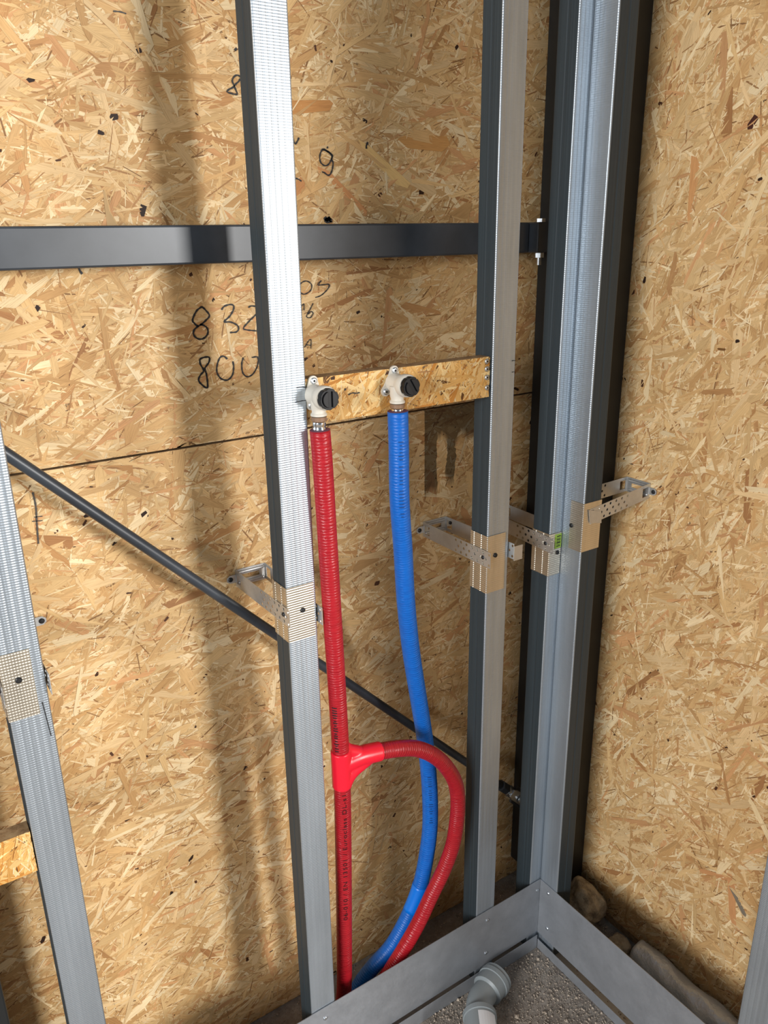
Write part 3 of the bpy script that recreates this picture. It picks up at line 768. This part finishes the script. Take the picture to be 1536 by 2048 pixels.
# bright tape wound round the tee
def add_tube(mb, pts, r, segs=24):
    P = spline(pts, 0.006); n0 = len(mb.v); n = len(P)
    e1 = (P[1] - P[0]).normalized().orthogonal().normalized()
    for i in range(n):
        tg = (P[min(i + 1, n - 1)] - P[max(i - 1, 0)]).normalized()
        e1 = (e1 - tg * e1.dot(tg)).normalized(); e2 = tg.cross(e1)
        for k in range(segs):
            t = 2 * math.pi * k / segs
            rr_ = r(i / (n - 1)) if callable(r) else r
            mb.v.append(tuple(P[i] + (e1 * math.cos(t) + e2 * math.sin(t)) * rr_))
    for i in range(n - 1):
        for k in range(segs):
            k2 = (k + 1) % segs
            mb.f.append((n0 + i * segs + k, n0 + i * segs + k2, n0 + (i + 1) * segs + k2, n0 + (i + 1) * segs + k))
    mb.f.append(tuple(n0 + k for k in reversed(range(segs)))); mb.f.append(tuple(n0 + (n - 1) * segs + k for k in range(segs)))
tp = MB()
ctr = lambda z: min(red_path, key=lambda q: abs(q.z - z))
add_tube(tp, [ctr(0.728), ctr(0.70), ctr(0.672), ctr(0.650)], 0.0174)
add_tube(tp, [(0.575, 1.0085, 0.697), (0.609, 1.006, 0.699), (0.649, 1.004, 0.6935)], 0.0174)
add_tube(tp, [(0.573, 1.0085, 0.652), (0.590, 1.0075, 0.675), (0.625, 1.0055, 0.692)], lambda t: 0.0145)
add_tube(tp, [(0.5735, 1.0075, 0.738), (0.583, 1.0075, 0.722), (0.605, 1.006, 0.708)], lambda t: 0.0120)
o = tp.build('tape', M['red_tape'], red)
md = o.modifiers.new('remesh', 'REMESH'); md.mode = 'VOXEL'; md.voxel_size = 0.0014; md.use_smooth_shade = True
md = o.modifiers.new('smooth', 'SMOOTH'); md.factor = 0.5; md.iterations = 8
tag(o, 'bright red tape wound round the branch')

def pipe_text(name, body, path, z0, length, height, phi0, material, parent, r=PR):
    cu = bpy.data.curves.new(name, 'FONT'); cu.body = body; cu.size = 1.0
    cu.space_character = 1.15
    ob = bpy.data.objects.new(name, cu); COL.objects.link(ob)
    dg = bpy.context.evaluated_depsgraph_get()
    me = bpy.data.meshes.new_from_object(ob.evaluated_get(dg))
    bpy.data.objects.remove(ob)
    xs = [v.co.x for v in me.vertices]; ys = [v.co.y for v in me.vertices]
    x0, x1, y1 = min(xs), max(xs), max(ys)
    for v in me.vertices:
        z = z0 + (v.co.x - x0) / (x1 - x0) * length
        h = v.co.y / y1 * height
        i = min(range(len(path)), key=lambda k: abs(path[k].z - z))
        i = min(max(i, 1), len(path) - 2)
        a_, b_ = path[i - 1], path[i + 1]
        f_ = (z - a_.z) / (b_.z - a_.z)
        cc = a_ + (b_ - a_) * f_
        nn = Vector((-cc.x, -cc.y, 0)).normalized(); tt = Vector((-nn.y, nn.x, 0))
        if tt.x < 0: tt = -tt
        ph = phi0 - h / r
        v.co = cc + (nn * math.cos(ph) + tt * math.sin(ph)) * (r + 0.0007)
    me.update()
    return link(name, me, material, parent)
pipe_text('printed_text', '06-010 / EN 13501 / Euroclass DL-s1', red_path, 0.345, 0.295, 0.0072, 0.42, M['print'], red)
def pipe_dashes(path, zs, phi, material, parent, r=PR):
    m = MB()
    for z, h, w in zs:
        i = min(range(len(path)), key=lambda k: abs(path[k].z - z)); c0 = path[i]
        nn = Vector((-c0.x, -c0.y, 0)).normalized(); tt = Vector((-nn.y, nn.x, 0))
        if tt.x < 0: tt = -tt
        n0 = len(m.v)
        for k in range(5):
            a = phi + (k / 4 - 0.5) * w / r
            p = c0 + (nn * math.cos(a) + tt * math.sin(a)) * (r + 0.0006)
            m.v.append((p.x, p.y, z - h / 2)); m.v.append((p.x, p.y, z + h / 2))
        for k in range(4): m.f.append((n0 + 2 * k, n0 + 2 * k + 2, n0 + 2 * k + 3, n0 + 2 * k + 1))
    return m.build('print_marks', material, parent)
random.seed(3)
pipe_dashes(red_path, [(0.735 + 0.0052 * k + random.uniform(-.001, .001), 0.0022, random.uniform(0.004, 0.009)) for k in range(18)], -0.42, M['print'], red)

blue = tag(empty('blue_pipe'), 'blue insulated water pipe hanging between the studs', 'pipe')
bl_pts = [(0.6805, 0.9845, 1.3015), (0.682, 0.985, 1.242), (0.684, 0.987, 1.158), (0.699, 1.0, 1.065), (0.711, 1.01, 0.967), (0.732, 1.025, 0.858), (0.760, 1.04, 0.738), (0.782, 1.05, 0.636), (0.796, 1.055, 0.535), (0.800, 1.056, 0.437), (0.794, 1.057, 0.365), (0.777, 1.058, 0.283), (0.750, 1.060, 0.220), (0.709, 1.064, 0.157), (0.665, 1.075, 0.112), (0.635, 1.084, 0.070), (0.624, 1.090, 0.030), (0.621, 1.092, 0.0)]
bl_path = spline(bl_pts)
tube('insulation', bl_path, 0.0158, M['blue'], blue, cap_mat=M['foam_cut'])
i0 = min(range(len(bl_path)), key=lambda k: abs(bl_path[k].z - 0.285)); i1 = min(range(len(bl_path)), key=lambda k: abs(bl_path[k].z - 0.225))
o = tube('tape', bl_path[i0:i1 + 1], 0.0158 + 0.0007, M['blue_tape'], blue); tag(o, 'bright blue tape')
pipe_dashes(bl_path, [(1.262 - 0.0056 * k, 0.0018, random.uniform(0.003, 0.008)) for k in range(24) if k % 7], 0.22, M['blue_print'], blue, 0.0158)
pipe_dashes(bl_path, [(0.56 - 0.0056 * k, 0.0018, random.uniform(0.003, 0.008)) for k in range(22) if k % 6], 0.1, M['blue_print'], blue, 0.0158)

# ------------------------------------------------------------------ on the floor
dr = tag(empty('drain_elbow'), 'grey plastic drain elbow lying on the sandy floor', 'drain pipe')
dp = [Vector(p) for p in ((0.905, 0.957, 0.0365), (0.885, 0.951, 0.0365), (0.862, 0.944, 0.0365), (0.846, 0.938, 0.0365), (0.830, 0.926, 0.0365), (0.818, 0.911, 0.0365))]
tube('bend', spline(dp, 0.003), 0.027, M['pvc'], dr, 32)
ax1 = (Vector(dp[0]) - Vector(dp[2])).normalized()
o = MB().lathe([(0.0275, 0), (0.033, 0.004), (0.033, 0.026), (0.0352, 0.027), (0.0352, 0.037), (0.033, 0.038), (0.0335, 0.044), (0.0335, 0.0465), (0.0265, 0.0465), (0.0265, 0.030)], Vector(dp[2]) + Vector((0.004, 0.001, 0)), ax1, 36).build('socket', M['pvc'], dr); smooth_angle(o)
ax2 = Vector((-0.55, -0.83, 0)).normalized()
o = MB().lathe([(0.027, 0), (0.033, 0.004), (0.035, 0.006), (0.035, 0.016), (0.0328, 0.017), (0.0328, 0.060), (0.0265, 0.061), (0.0265, 0.04)], Vector((0.824, 0.918, 0.0365)), ax2, 36).build('socket', M['pvc'], dr); smooth_angle(o)
lb = MB()
sd = Vector((0, 0, 1)).cross(ax2).normalized()
c0 = Vector((0.824, 0.918, 0.0365))
for k in range(8):
    a = math.radians(-10 + 70 * k / 7)
    q = sd * math.sin(a) * 0.0331 + Vector((0, 0, 1)) * math.cos(a) * 0.0331
    lb.v.append(tuple(c0 + ax2 * 0.022 + q)); lb.v.append(tuple(c0 + ax2 * 0.056 + q))
for k in range(7): lb.f.append((2 * k, 2 * k + 1, 2 * k + 3, 2 * k + 2))
lb.build('label', M['white_label'], dr)

rng = np.random.default_rng(4)
fp = [Vector((1.214 + 0.002 * math.sin(k * 0.7), 0.835 - 0.02 * k, 0.030)) for k in range(34)]
ph = rng.uniform(0, 6.28, 12)
def foil_r(i, l, t):
    return 0.0285 + 0.0009 * math.sin(3 * t + l * 60 + ph[0]) + 0.0008 * math.sin(5 * t - l * 90 + ph[1]) + 0.0014 * math.sin(l * 45 + ph[2])
o = tube('foil_pipe', spline(fp, 0.006), 0.029, M['foil'], None, 32, rfun=foil_r)
tag(o, 'silver foil wrapped pipe on the floor along the right wall', 'pipe')

def lump(name, c, r, seed, material, label, cat):
    rng = np.random.default_rng(seed)
    import bmesh
    bm = bmesh.new(); bmesh.ops.create_icosphere(bm, subdivisions=4, radius=1.0)
    D = rng.normal(size=(14, 3)); D /= np.linalg.norm(D, axis=1)[:, None]
    for v in bm.verts:
        p = np.array(v.co)
        k = 1.0
        for d_ in D:      # chipped facets
            t = p @ d_
            k = min(k, 0.70 / t) if t > 0.70 else k
        k += 0.03 * math.sin(9 * p[0] + 5 * p[1]) + 0.03 * math.sin(11 * p[2] - 6 * p[1])
        v.co = Vector((p[0] * r[0] * k, p[1] * r[1] * k, p[2] * r[2] * k))
    me = bpy.data.meshes.new(name); bm.to_mesh(me); bm.free()
    o = link(name, me, material, None, True)
    zmin = min(v.co.z for v in me.vertices)
    o.location = (c[0], c[1], c[2] - zmin)
    tag(o, label, cat)
    return o
lump('mortar_lump', (1.190, 0.972, 0.0), (0.052, 0.055, 0.066), 8, M['mortar'], 'rough lump of mortar at the foot of the corner post', 'rubble')
lump('rubble_stone', (1.205, 0.880, 0.0), (0.026, 0.030, 0.018), 9, M['mortar'], 'broken stone on the floor next to the foil pipe end', 'rubble')
lump('rubble_stone', (1.170, 0.855, 0.0), (0.020, 0.018, 0.012), 10, M['mortar'], 'small dark stone behind the right rail', 'rubble')
